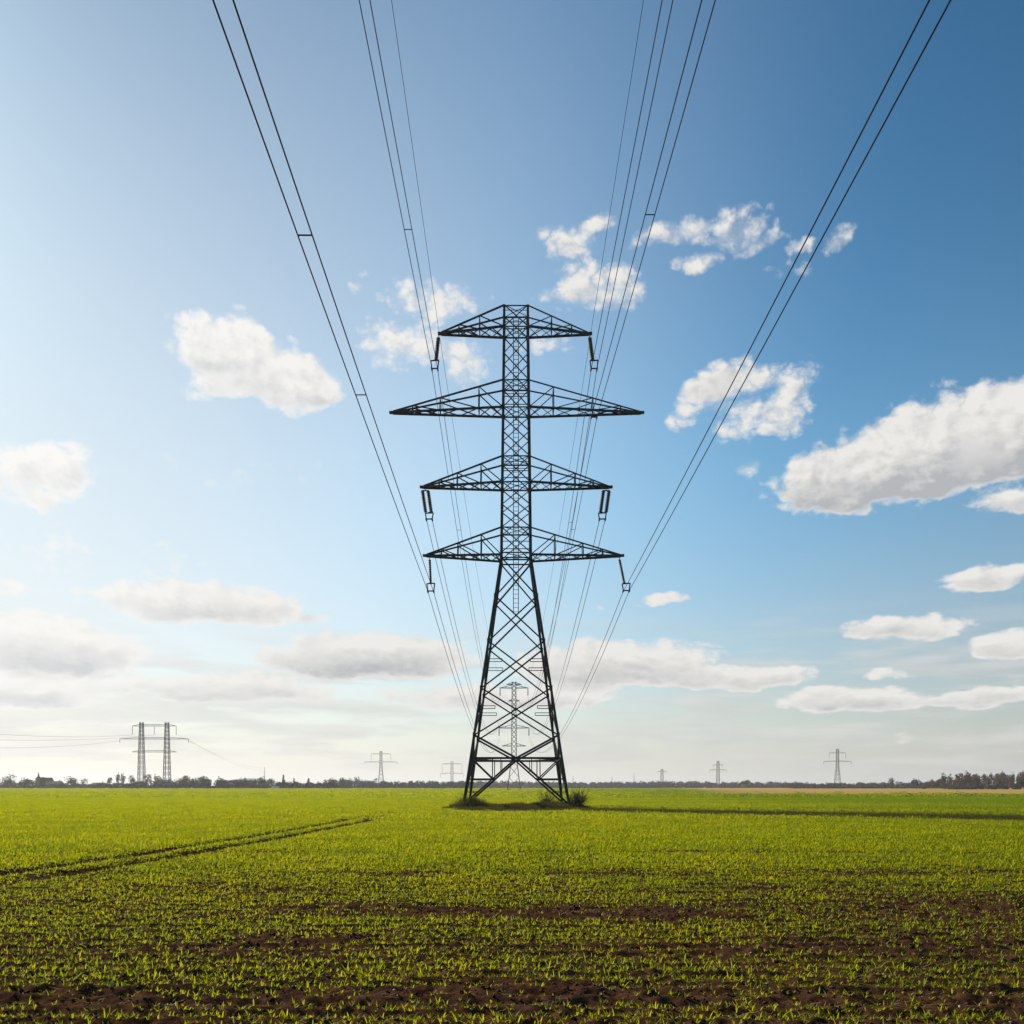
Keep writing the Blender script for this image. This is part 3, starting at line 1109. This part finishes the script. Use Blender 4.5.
ARMNAME = {'TL': 'left tip of the topmost crossarm', 'TR': 'right tip of the topmost crossarm', 'LL': 'left tip of the lowest crossarm', 'LR': 'right tip of the lowest crossarm', 'ML': 'left tip of the third crossarm', 'MR': 'right tip of the third crossarm', 'R2': 'right side of the second crossarm'}
paths = {}
for key, (xt, far, sag, gap, nm) in PAIRS.items():
    for si, off in ((0, -gap / 2), (1, gap / 2)):
        pts = wire_points(att[key], xt, far, sag, off)
        paths[(key, si)] = pts
        b = MB()
        b.tube(pts, WIRE_R, 6)
        w = b.build('overhead_wire', ALU, None, True)
        tag(w, '%s strand of the wire pair at the %s' % (('left', 'right')[si], ARMNAME[key]), 'wire', 'overhead wires strung along the pylons')
        if key != 'R2':
            for yy in (D + 2.2, D + 3.6):
                dm = MB()
                c_ = pt_at(pts, yy)
                dm.lathe(c_ + Vector((0, -.32, -.07)), c_ + Vector((0, .32, -.07)), [(0, .03), (.04, .06), (.3, .06), (.34, .02), (.66, .02), (.7, .06), (.96, .06), (1, .03)], 8)
                dm.build('vibration_damper', STEEL, w)
for key, xt, far in (('GL', 391.5, (507, 685)), ('GR', 643.5, (521.5, 685))):
    b = MB()
    b.tube(wire_points(att[key], xt, far, 8.5, 0), .014, 6)
    w = b.build('earth_wire', ALU, None, True)
    tag(w, 'thin single earth wire at the %s tip of the topmost crossarm' % ('left' if key == 'GL' else 'right'), 'wire', 'overhead wires strung along the pylons')

# spacers that hold a pair apart
for key, py, lab in (('LL', 233, 'spacer clip on the lowest left wire pair, high up at its upper end'), ('LL', 394, 'spacer clip on the lowest left wire pair, level with the second crossarm'), ('TL', 229, 'spacer clip on the top left wire pair near the small clouds'),
                     ('R2', 214, 'spacer clip on the inner right wire pair among the small clouds'), ('TL', 530, 'spacer clip beyond the tower on the top left wire pair'), ('TR', 522, 'spacer clip beyond the tower on the top right wire pair'), ('R2', 529, 'spacer clip beyond the tower on the inner right wire pair')):
    pts = paths[(key, 0)]
    a = np.array(pts)
    pr = HOR - (a[:, 2] - CAMH) / np.maximum(a[:, 1], 1) * F
    far_side = py in (530, 522, 529)
    sel = (a[:, 1] > D + 1) & (a[:, 1] < 200) if far_side else (a[:, 1] > 8) & (a[:, 1] < D - .5)
    o_ = np.argsort(pr[sel])
    yy = float(np.interp(py, pr[sel][o_], a[sel, 1][o_]))
    p0, p1 = pt_at(paths[(key, 0)], yy), pt_at(paths[(key, 1)], yy)
    root = empty('spacer', p0)
    tag(root, lab, 'spacer', 'spacer clips between paired wires')
    b = MB()
    b.bar((0, 0, 0), p1 - p0, .035)
    b.build('bar', STEEL, root)
    for q in (Vector((0, 0, 0)), p1 - p0):
        c_ = MB()
        c_.lathe(q + Vector((0, -.09, 0)), q + Vector((0, .09, 0)), [(0, .035), (.2, .055), (.8, .055), (1, .035)], 8)
        c_.build('clamp', STEEL, root)
# wires of the portal pylon
d = 550.0
for (x0, y0, xe, ye, de, sg, lab) in ((132, 735, -120, 722, 380, 3, 'thin wire running left from the upper beam of the portal pylon'), (154, 735, -130, 733, 380, 3, 'thin wire running left from the middle of the portal pylon'), (119, 741, -160, 738, 380, 4, 'thin wire running left from the left end of the middle beam of the portal pylon'),
                                  (178, 735, 264.5, 768, 1300, 5, 'thin wire sloping right from the portal pylon to the slim mast'), (190, 741, 263, 770, 1300, 5, 'lower thin wire sloping right from the portal pylon to the slim mast')):
    b = MB()
    A, B = Vector((XP(x0, d), d, HP(y0, d))), Vector((XP(xe, de), de, HP(ye, de)))
    b.tube([A.lerp(B, t_) - Vector((0, 0, 4 * sg * t_ * (1 - t_))) for t_ in np.linspace(0, 1, 14)], .045, 5)
    w = b.build('overhead_wire', ALU)
    tag(w, lab, 'wire', 'thin wires of the portal pylon')


# ------------------------------------------------------------------ rough grass and shrubs at the tower foot
def weed(V, Fq):
    for i in range(26):
        yaw = random.uniform(0, 6.283)
        blade(V, Fq, (random.gauss(0, .12), random.gauss(0, .12), -.02), yaw, random.uniform(.12, .5), random.uniform(.015, .03), random.uniform(.05, .7), 3, random.uniform(.3, 1.3))


weed_src = source_collection('weed_kinds', [weed] * 6, WEED)
n = 8500
a_ = rng.uniform(0, 6.283, n)
r_ = np.sqrt(rng.uniform(0, 1, n))
wx, wy = TX + 5.4 * r_ * np.cos(a_), 70.5 + 10.8 * r_ * np.sin(a_)
ws = rng.uniform(.6, 1.35, n) * (1.15 - .45 * r_ ** 4)
foot = np.minimum.reduce([np.hypot(wx - TX - sx * 3.88, wy - D - sy * 4.85) for sx in (-1, 1) for sy in (-1, 1)])
ws *= .75 + 1.3 * np.exp(-(foot / .9) ** 2)
ws *= np.clip(.35 + 2.2 * (fbm(wx * .8, wy * .3, 3, 91) - .3), .3, 1.8)
ws *= np.where(wy < 68.6, .55, 1.0)
# added strip of the same grass, darkening the line of the tower's shadow
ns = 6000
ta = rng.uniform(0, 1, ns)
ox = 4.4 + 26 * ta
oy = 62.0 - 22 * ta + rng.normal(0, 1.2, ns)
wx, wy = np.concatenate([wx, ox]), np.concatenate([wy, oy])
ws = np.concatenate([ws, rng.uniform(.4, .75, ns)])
n += ns
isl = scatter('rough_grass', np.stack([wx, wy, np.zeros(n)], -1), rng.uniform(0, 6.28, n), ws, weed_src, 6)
isl['label'] = 'dark rough grass left uncut round the pylon feet, with a strip added as its shadow'
m, t, out = mat('dark_turf')
geo = t.n('ShaderNodeNewGeometry')
p = t.n('ShaderNodeBsdfPrincipled')
t.put(p.inputs['Base Color'], t.mix(t.noise(geo.outputs['Position'], 3.0, 5), (.025, .022, .010, 1), (.06, .042, .022, 1)))
p.inputs['Roughness'].default_value = 1.0
p.inputs['Specular IOR Level'].default_value = 0.0
t.l.new(p.outputs[0], out.inputs[0])
TURF = m
V, Fc = [(TX, 70.5, .06)], []
for i in range(48):
    q = 2 * math.pi * i / 48
    rr = 1 + .05 * math.sin(5 * q) + .03 * math.sin(11 * q + 1)
    V.append((TX + 5.45 * rr * math.cos(q), 70.5 + 10.9 * rr * math.sin(q), .012))
ti = np_mesh('turf_patch', np.array(V), np.array([(0, 1 + i, 1 + (i + 1) % 48) for i in range(48)]), TURF)
tag(ti, kind='structure')


def shrub(name, label, x, y, h, spread, stems, leaves, seed, leafmat=TWIG, group=None):
    R = random.Random(seed)
    root = empty(name, (x, y, 0))
    tag(root, label, 'shrub', group)
    st, V, Fq = MB(), [], []
    for s in range(stems):
        yaw = R.uniform(0, 6.283)
        ln = R.uniform(.2, 1.0)
        tip = Vector((math.cos(yaw) * spread * ln, math.sin(yaw) * spread * ln, h * R.uniform(.5, 1.0) * (1.1 - .4 * ln)))
        pts = []
        for i in range(6):
            q = i / 5
            pts.append(Vector((tip.x * q ** 1.3, tip.y * q ** 1.3, tip.z * q)) + Vector((R.gauss(0, .03), R.gauss(0, .03), 0)) * (q > 0))
        st.tube(pts, lambda q: .018 * (1 - .75 * q), 4)
        for i in range(3):
            b0 = pts[R.randint(2, 4)]
            e = b0 + Vector((R.gauss(0, .18), R.gauss(0, .18), R.uniform(.05, .35)))
            st.tube([b0, (b0 + e) / 2 + Vector((0, 0, .03)), e], lambda q: .008 * (1 - .6 * q), 3)
            for j in range(leaves):
                c = b0.lerp(e, R.uniform(.2, 1.1)) + Vector((R.gauss(0, .05), R.gauss(0, .05), R.gauss(0, .05)))
                blade(V, Fq, c, R.uniform(0, 6.28), R.uniform(.04, .09), R.uniform(.03, .05), R.uniform(.2, 1.6), 1)
    st.build('stem', BARK, root)
    np_mesh('foliage', np.array(V), np.array(Fq), leafmat, root)
    return root


nfy, ffy = D - 4.85, D + 4.85
shrub('shrub', 'bushy dark shrub against the right near foot of the big pylon', XP(577, nfy), nfy + .3, 1.3, 1.1, 80, 8, 1)
shrub('shrub', 'tall thin twiggy shrub leaning right of the pylon right foot', XP(581, nfy), nfy + .9, 2.0, 1.1, 36, 4, 2)
shrub('shrub', 'sparse twiggy shrub between the pylon legs, beside its right foot', XP(546, nfy + 2), nfy + 2, 1.8, 1.35, 44, 3, 3)
shrub('shrub', 'low dark shrub round the left near foot of the big pylon', XP(467, nfy), nfy + .9, .9, 1.35, 70, 6, 4)
shrub('shrub', 'small thin shrub inside the left foot of the big pylon', XP(480, nfy), nfy + 1.4, .9, .7, 26, 4, 5)

# ------------------------------------------------------------------ far trees
def crown_quads(R, cx, cy, cz, rx, ry, rz_, n, size, lumps=5):
    """leaf clumps spread through a lumpy crown"""
    L = [(R.uniform(-.55, .55) * rx, R.uniform(-.55, .55) * ry, R.uniform(-.5, .6) * rz_, R.uniform(.42, .68)) for _ in range(lumps)]
    out_v = []
    for i in range(n):
        lx, ly, lz, lr = L[i % lumps]
        while True:
            u = (R.uniform(-1, 1), R.uniform(-1, 1), R.uniform(-1, 1))
            if u[0] ** 2 + u[1] ** 2 + u[2] ** 2 < 1:
                break
        c = Vector((cx + lx + u[0] * lr * rx, cy + ly + u[1] * lr * ry, cz + lz + u[2] * lr * rz_))
        nrm = Vector((R.gauss(0, 1), R.gauss(0, 1), R.gauss(0, 1))).normalized()
        a_ = nrm.orthogonal().normalized()
        b_ = nrm.cross(a_)
        s = size * R.uniform(.5, 1.2)
        for (p_, q_) in ((-1, -.7), (1, -1), (.8, 1), (-.9, .8)):
            out_v.append(tuple(c + a_ * p_ * s / 2 + b_ * q_ * s / 2))
    return out_v


def quads(nv):
    return np.arange(nv, dtype=np.int32).reshape(-1, 4)


def far_tree(name, label, px, dist, h, w, crown_mat, n=260, size=.55, seed=0, group=None, bole=.25, cone=False):
    R = random.Random(seed)
    x = XP(px, dist)
    root = empty(name, (x, dist, 0))
    tag(root, label, 'tree', group)
    b = MB()
    b.tube([(0, 0, -.2), (R.gauss(0, .1), 0, h * .4), (R.gauss(0, .2), 0, h * .85)], lambda q: h * .022 * (1 - .75 * q), 6)
    for i in range(7):
        z0 = h * R.uniform(.25, .6)
        yaw = R.uniform(0, 6.28)
        e = Vector((math.cos(yaw) * w * .4, math.sin(yaw) * w * .4, z0 + h * R.uniform(.15, .35)))
        b.tube([(0, 0, z0), tuple(Vector((0, 0, z0)).lerp(e, .5) + Vector((0, 0, .2))), tuple(e)], lambda q: h * .010 * (1 - .7 * q), 4)
    b.build('trunk', BARK, root)
    if cone:
        v = []
        for i in range(6):
            q = i / 5
            v += crown_quads(R, 0, 0, h * (.2 + .75 * q), w / 2 * (1.05 - .85 * q), w / 2 * (1.05 - .85 * q), h * .12, n // 6, size, 3)
    else:
        v = crown_quads(R, 0, 0, h * (bole + (1 - bole) / 2), w / 2, w / 2, h * (1 - bole) / 2, n, size, 7)
    np_mesh('crown', np.array(v), quads(len(v)), crown_mat, root)
    return root


def hpx(px_h, dist):
    return px_h * dist / F


TR = [
    ('broad bare tree at the left edge of the far treeline', 6, 640, 15, 18, BARE, 260),
    ('wide rounded dark tree between the left edge and the church spire', 28, 660, 11.5, 16, DARKTREE, 420),
    ('rounded dark tree covering the right side of the church', 42, 650, 11.5, 10, DARKTREE, 360),
    ('single domed dark tree standing alone between two farm roofs', 71, 640, 12, 13, DARKTREE, 420),
    ('pale thin bare tree right of the domed dark tree', 84, 660, 11, 10, PALETREE, 120),
    ('round-headed bare tree, tallest of the gappy row left of the portal pylon', 117, 600, 15.5, 6.5, BARE, 170),
    ('slim bare tree next right of the round-headed one in the gappy row', 123.5, 600, 16, 4.5, BARE, 150),
    ('low spreading bare tree at the left end of the gappy row', 109, 600, 12, 6, BARE, 120),
    ('bare tree close left of the portal pylon masts', 131, 600, 14, 8, BARE, 190),
    ('bare tree standing between the two masts of the portal pylon', 147, 600, 15, 8, BARE, 200),
    ('bare tree just left of the right mast of the portal pylon', 157, 600, 15, 7, BARE, 190),
    ('rounded bare tree a little right of the portal pylon', 185, 620, 13, 12, BARE, 380),
    ('ragged pointed evergreen standing above the trees right of the radio mast', 283.5, 640, 13, 6, DARKTREE, 240),
    ('short upright tree right of the pointed evergreen', 294, 640, 9.5, 6, BARE, 200),
    ('small pointed tree farther right than the short upright tree', 308.5, 640, 10, 6, BARE, 200),
    ('pale round tree low in the far treeline between two small pylons', 745, 900, 9, 11, PALETREE, 260),
    ('airy bare tree standing above the low trees near the right pylon', 892, 640, 13, 10, BARE, 130),
    ('domed dark tree between the airy tree and the right wood', 916, 640, 10, 10, DARKTREE, 340),
    ('small open bare tree beside the domed dark tree on the right', 930, 640, 10, 6, BARE, 100),
    ('big rounded bare tree at the left end of the right wood', 945, 520, 16.5, 11, BARE, 420),
    ('second rounded bare tree of the right wood, separated by a gap', 958.5, 520, 16, 9, BARE, 340),
    ('third bare tree where the right wood closes up', 970, 520, 17, 10, BARE, 340),
    ('small light green tree in front of the right wood by the right edge', 1020, 430, 9, 8.5, PALETREE, 420),
]
for i, (lab, px, dist, hp, wp, cm, n) in enumerate(TR):
    far_tree('conifer' if 'evergreen' in lab else 'tree', lab, px, dist, hpx(hp, dist), hpx(wp, dist), cm, n, .0011 * dist, 100 + i, 'separate trees along the horizon', .16 if n > 250 else .3, 'pointed' in lab)


def wood(name, label, px0, px1, dist, hfun, step, mat_, dens=170, depth=30, seed=5, wmul=1.7):
    """belt of trees that reads as one mass"""
    R = random.Random(seed)
    v = []
    px = px0
    while px < px1:
        for row in range(3):
            h = hpx(hfun(px), dist) * R.uniform(.84, 1.1) * (1, .94, .85)[row]
            w = hpx(step, dist) * R.uniform(.8, 1.3) * wmul
            dd = dist + R.uniform(0, depth) + row * -10
            v += crown_quads(R, XP(px + R.uniform(-.4, .4) * step, dist), dd, h * .52, w / 2, w / 2, h * .5, int(dens * 1.15), .00095 * dist, 5)
        # low undergrowth closes the foot of the wood
        h = hpx(hfun(px), dist) * .34
        v += crown_quads(R, XP(px, dist), dist - 12, h * .5, hpx(step, dist), 4, h * .55, int(dens * .9), .0015 * dist, 4)
        px += step * R.uniform(.75, 1.2)
    o = np_mesh(name, np.array(v), quads(len(v)), mat_)
    tag(o, label, kind='stuff')
    return o


def hf(pts):
    xs, hs = zip(*pts)
    return lambda q: float(np.interp(q, xs, hs))


wood('far_woodland', 'low hedge and small trees on the far left horizon', -60, 108, 680, hf([(-60, 8), (0, 9), (10, 10), (20, 7), (50, 5), (75, 6), (85, 5), (108, 5.5)]), 5.0, DARKTREE, 130, seed=1)
wood('far_woodland', 'dark wood under and right of the portal pylon', 106, 335, 630, hf([(106, 6), (150, 7.5), (165, 10.5), (190, 11), (196, 12.5), (215, 12.5), (222, 9), (229, 11), (262, 11.5), (272, 8), (280, 8.5), (305, 7.5), (325, 7), (335, 9.5)]), 5.5, DARKTREE, 190, seed=2)
wood('far_woodland', 'bluish wood left of the big pylon legs', 328, 470, 800, hf([(328, 10), (345, 10.5), (372, 10), (385, 7.5), (400, 6.5), (410, 8), (440, 7), (470, 7.5)]), 5.0, DARKTREE, 170, seed=3)
wood('far_woodland', 'low far treeline behind and right of the big pylon', 462, 800, 1050, hf([(462, 8), (500, 7.5), (560, 6), (640, 6.5), (655, 7.5), (740, 6), (800, 6)]), 4.5, BARE, 150, seed=4)
wood('far_woodland', 'low brownish treeline behind the stubble strip', 790, 945, 780, hf([(790, 6), (880, 6), (905, 6), (945, 7)]), 4.5, BARE, 150, seed=6)
wood('far_woodland', 'tall brown bare wood at the right edge', 940, 1110, 540, hf([(940, 7), (960, 11), (972, 17), (990, 17), (1030, 17.5), (1110, 17.5)]), 4.2, BARE, 300, seed=7)

# ------------------------------------------------------------------ far buildings
WALLM = metal('pale_render_wall', (.42, .40, .37), (.33, .31, .28), .9, 0, .3)
BRICKM = metal('dull_red_brick', (.22, .12, .09), (.17, .10, .08), .9, 0, .3)
ROOFM = metal('weathered_clay_tile', (.20, .12, .10), (.14, .095, .085), .9, 0, .4)
SLATEM = metal('dark_slate', (.06, .06, .065), (.045, .045, .05), .7, 0, .4)
GLASSM = metal('dark_window_glass', (.03, .035, .04), (.02, .02, .025), .15, 0, 1)
WHITEM = metal('white_vehicle_paint', (.72, .72, .70), (.62, .62, .60), .4, 0, 1)
RUBBER = metal('black_rubber', (.02, .02, .02), (.03, .03, .03), .9, 0, 2)


def gable(name, label, cat, px, dist, w, dpt, wall_h, roof_h, wm, rm, wins=3):
    root = empty(name, (XP(px, dist), dist, 0))
    tag(root, label, cat)
    b = MB()
    b.box((0, 0, wall_h / 2), w, dpt, wall_h)
    b.build('wall', wm, root)
    V = [(-w / 2 - .3, -dpt / 2 - .3, wall_h), (w / 2 + .3, -dpt / 2 - .3, wall_h), (w / 2 + .3, dpt / 2 + .3, wall_h), (-w / 2 - .3, dpt / 2 + .3, wall_h), (-w / 2, 0, wall_h + roof_h), (w / 2, 0, wall_h + roof_h)]
    me = MB()
    me.v = [Vector(q) for q in V]
    me.f = [(0, 1, 5, 4), (2, 3, 4, 5), (1, 2, 5), (3, 0, 4), (3, 2, 1, 0)]
    rf = me.build('roof', rm, root)
    c = MB()
    c.box((w * .3, 0, wall_h + roof_h + .1), .7, .7, 1.6)
    c.build('chimney', wm, rf)
    for i in range(wins):
        q = MB()
        q.box((-w / 2 + w * (i + .5) / wins, -dpt / 2 - .02, wall_h * .55), 1.1, .12, 1.3)
        q.build('window', GLASSM, root)
    q = MB()
    q.box((w * .08, -dpt / 2 - .03, 1.05), 1.0, .12, 2.1)
    q.build('door', BARK, root)
    return root


gable('farmhouse', 'low farmhouse with a dull red roof left of the domed tree', 'house', 56, 700, 9, 8, 3.0, 2.6, WALLM, ROOFM)
gable('barn', 'long low barn with a pale wall and red roof left of the gappy tree row', 'barn', 99, 700, 9, 9, 2.6, 1.9, WALLM, ROOFM)
ch = empty('church', (XP(38.5, 720), 720, 0))
tag(ch, 'small church with a thin pointed spire above the left treeline', 'church')
b = MB()
b.box((0, 0, 4), 3.2, 3.2, 8)
tb = b.build('tower', BRICKM, ch)
b = MB()
b.lathe((0, 0, 8), (0, 0, 12.6), [(0, 1.7), (.15, 1.3), (.3, .75), (1, .06)], 8)
b.build('spire', SLATEM, ch)
b = MB()
b.box((6, 0, 2.6), 8.6, 6, 5.2)
b.build('nave', BRICKM, ch)
b = MB()
b.v = [Vector(q) for q in ((1.6, -3.4, 5.2), (10.5, -3.4, 5.2), (10.5, 3.4, 5.2), (1.6, 3.4, 5.2), (1.7, 0, 8.4), (10.4, 0, 8.4))]
b.f = [(0, 1, 5, 4), (2, 3, 4, 5), (1, 2, 5), (3, 0, 4), (3, 2, 1, 0)]
b.build('roof', SLATEM, ch)
q = MB()
q.box((0, -1.62, 6.2), .8, .1, 1.6)
q.build('window', GLASSM, ch)

# white van parked at the field edge
vd = 560.0
van = empty('parked_van', (XP(275.5, vd), vd, 0))
tag(van, 'tiny white van parked at the field edge below the trees', 'van')
b = MB()
prof = [(-2.3, .35), (2.25, .35), (2.3, .9), (1.75, 1.05), (1.15, 1.75), (.9, 1.85), (-2.2, 1.85), (-2.3, 1.6)]
b.prism((0, -.9, 0), (0, .9, 0), [(x_, z_) for (x_, z_) in prof])
b.build('body', WHITEM, van)
for x_ in (-1.5, 1.45):
    for y_ in (-.86, .86):
        w_ = MB()
        w_.lathe((x_, y_ - .12, .35), (x_, y_ + .12, .35), [(0, .25), (.1, .35), (.9, .35), (1, .25)], 12)
        w_.build('wheel', RUBBER, van)
w_ = MB()
w_.box((.75, -.905, 1.35), .7, .05, .5)
w_.build('side_window', GLASSM, van)

# ------------------------------------------------------------------ the air between
b = MB()
b.box((0, 2000, 24.5), 10400, 6200, 53)
m, t, out = mat('pale_air')
pvn = t.n('ShaderNodeVolumePrincipled')
pvn.inputs['Color'].default_value = (.86, .90, .95, 1)
pvn.inputs['Density'].default_value = 0.00015
pvn.inputs['Anisotropy'].default_value = 0.3
t.l.new(pvn.outputs[0], out.inputs['Volume'])
hz_ = b.build('haze', m)
tag(hz_, kind='stuff')
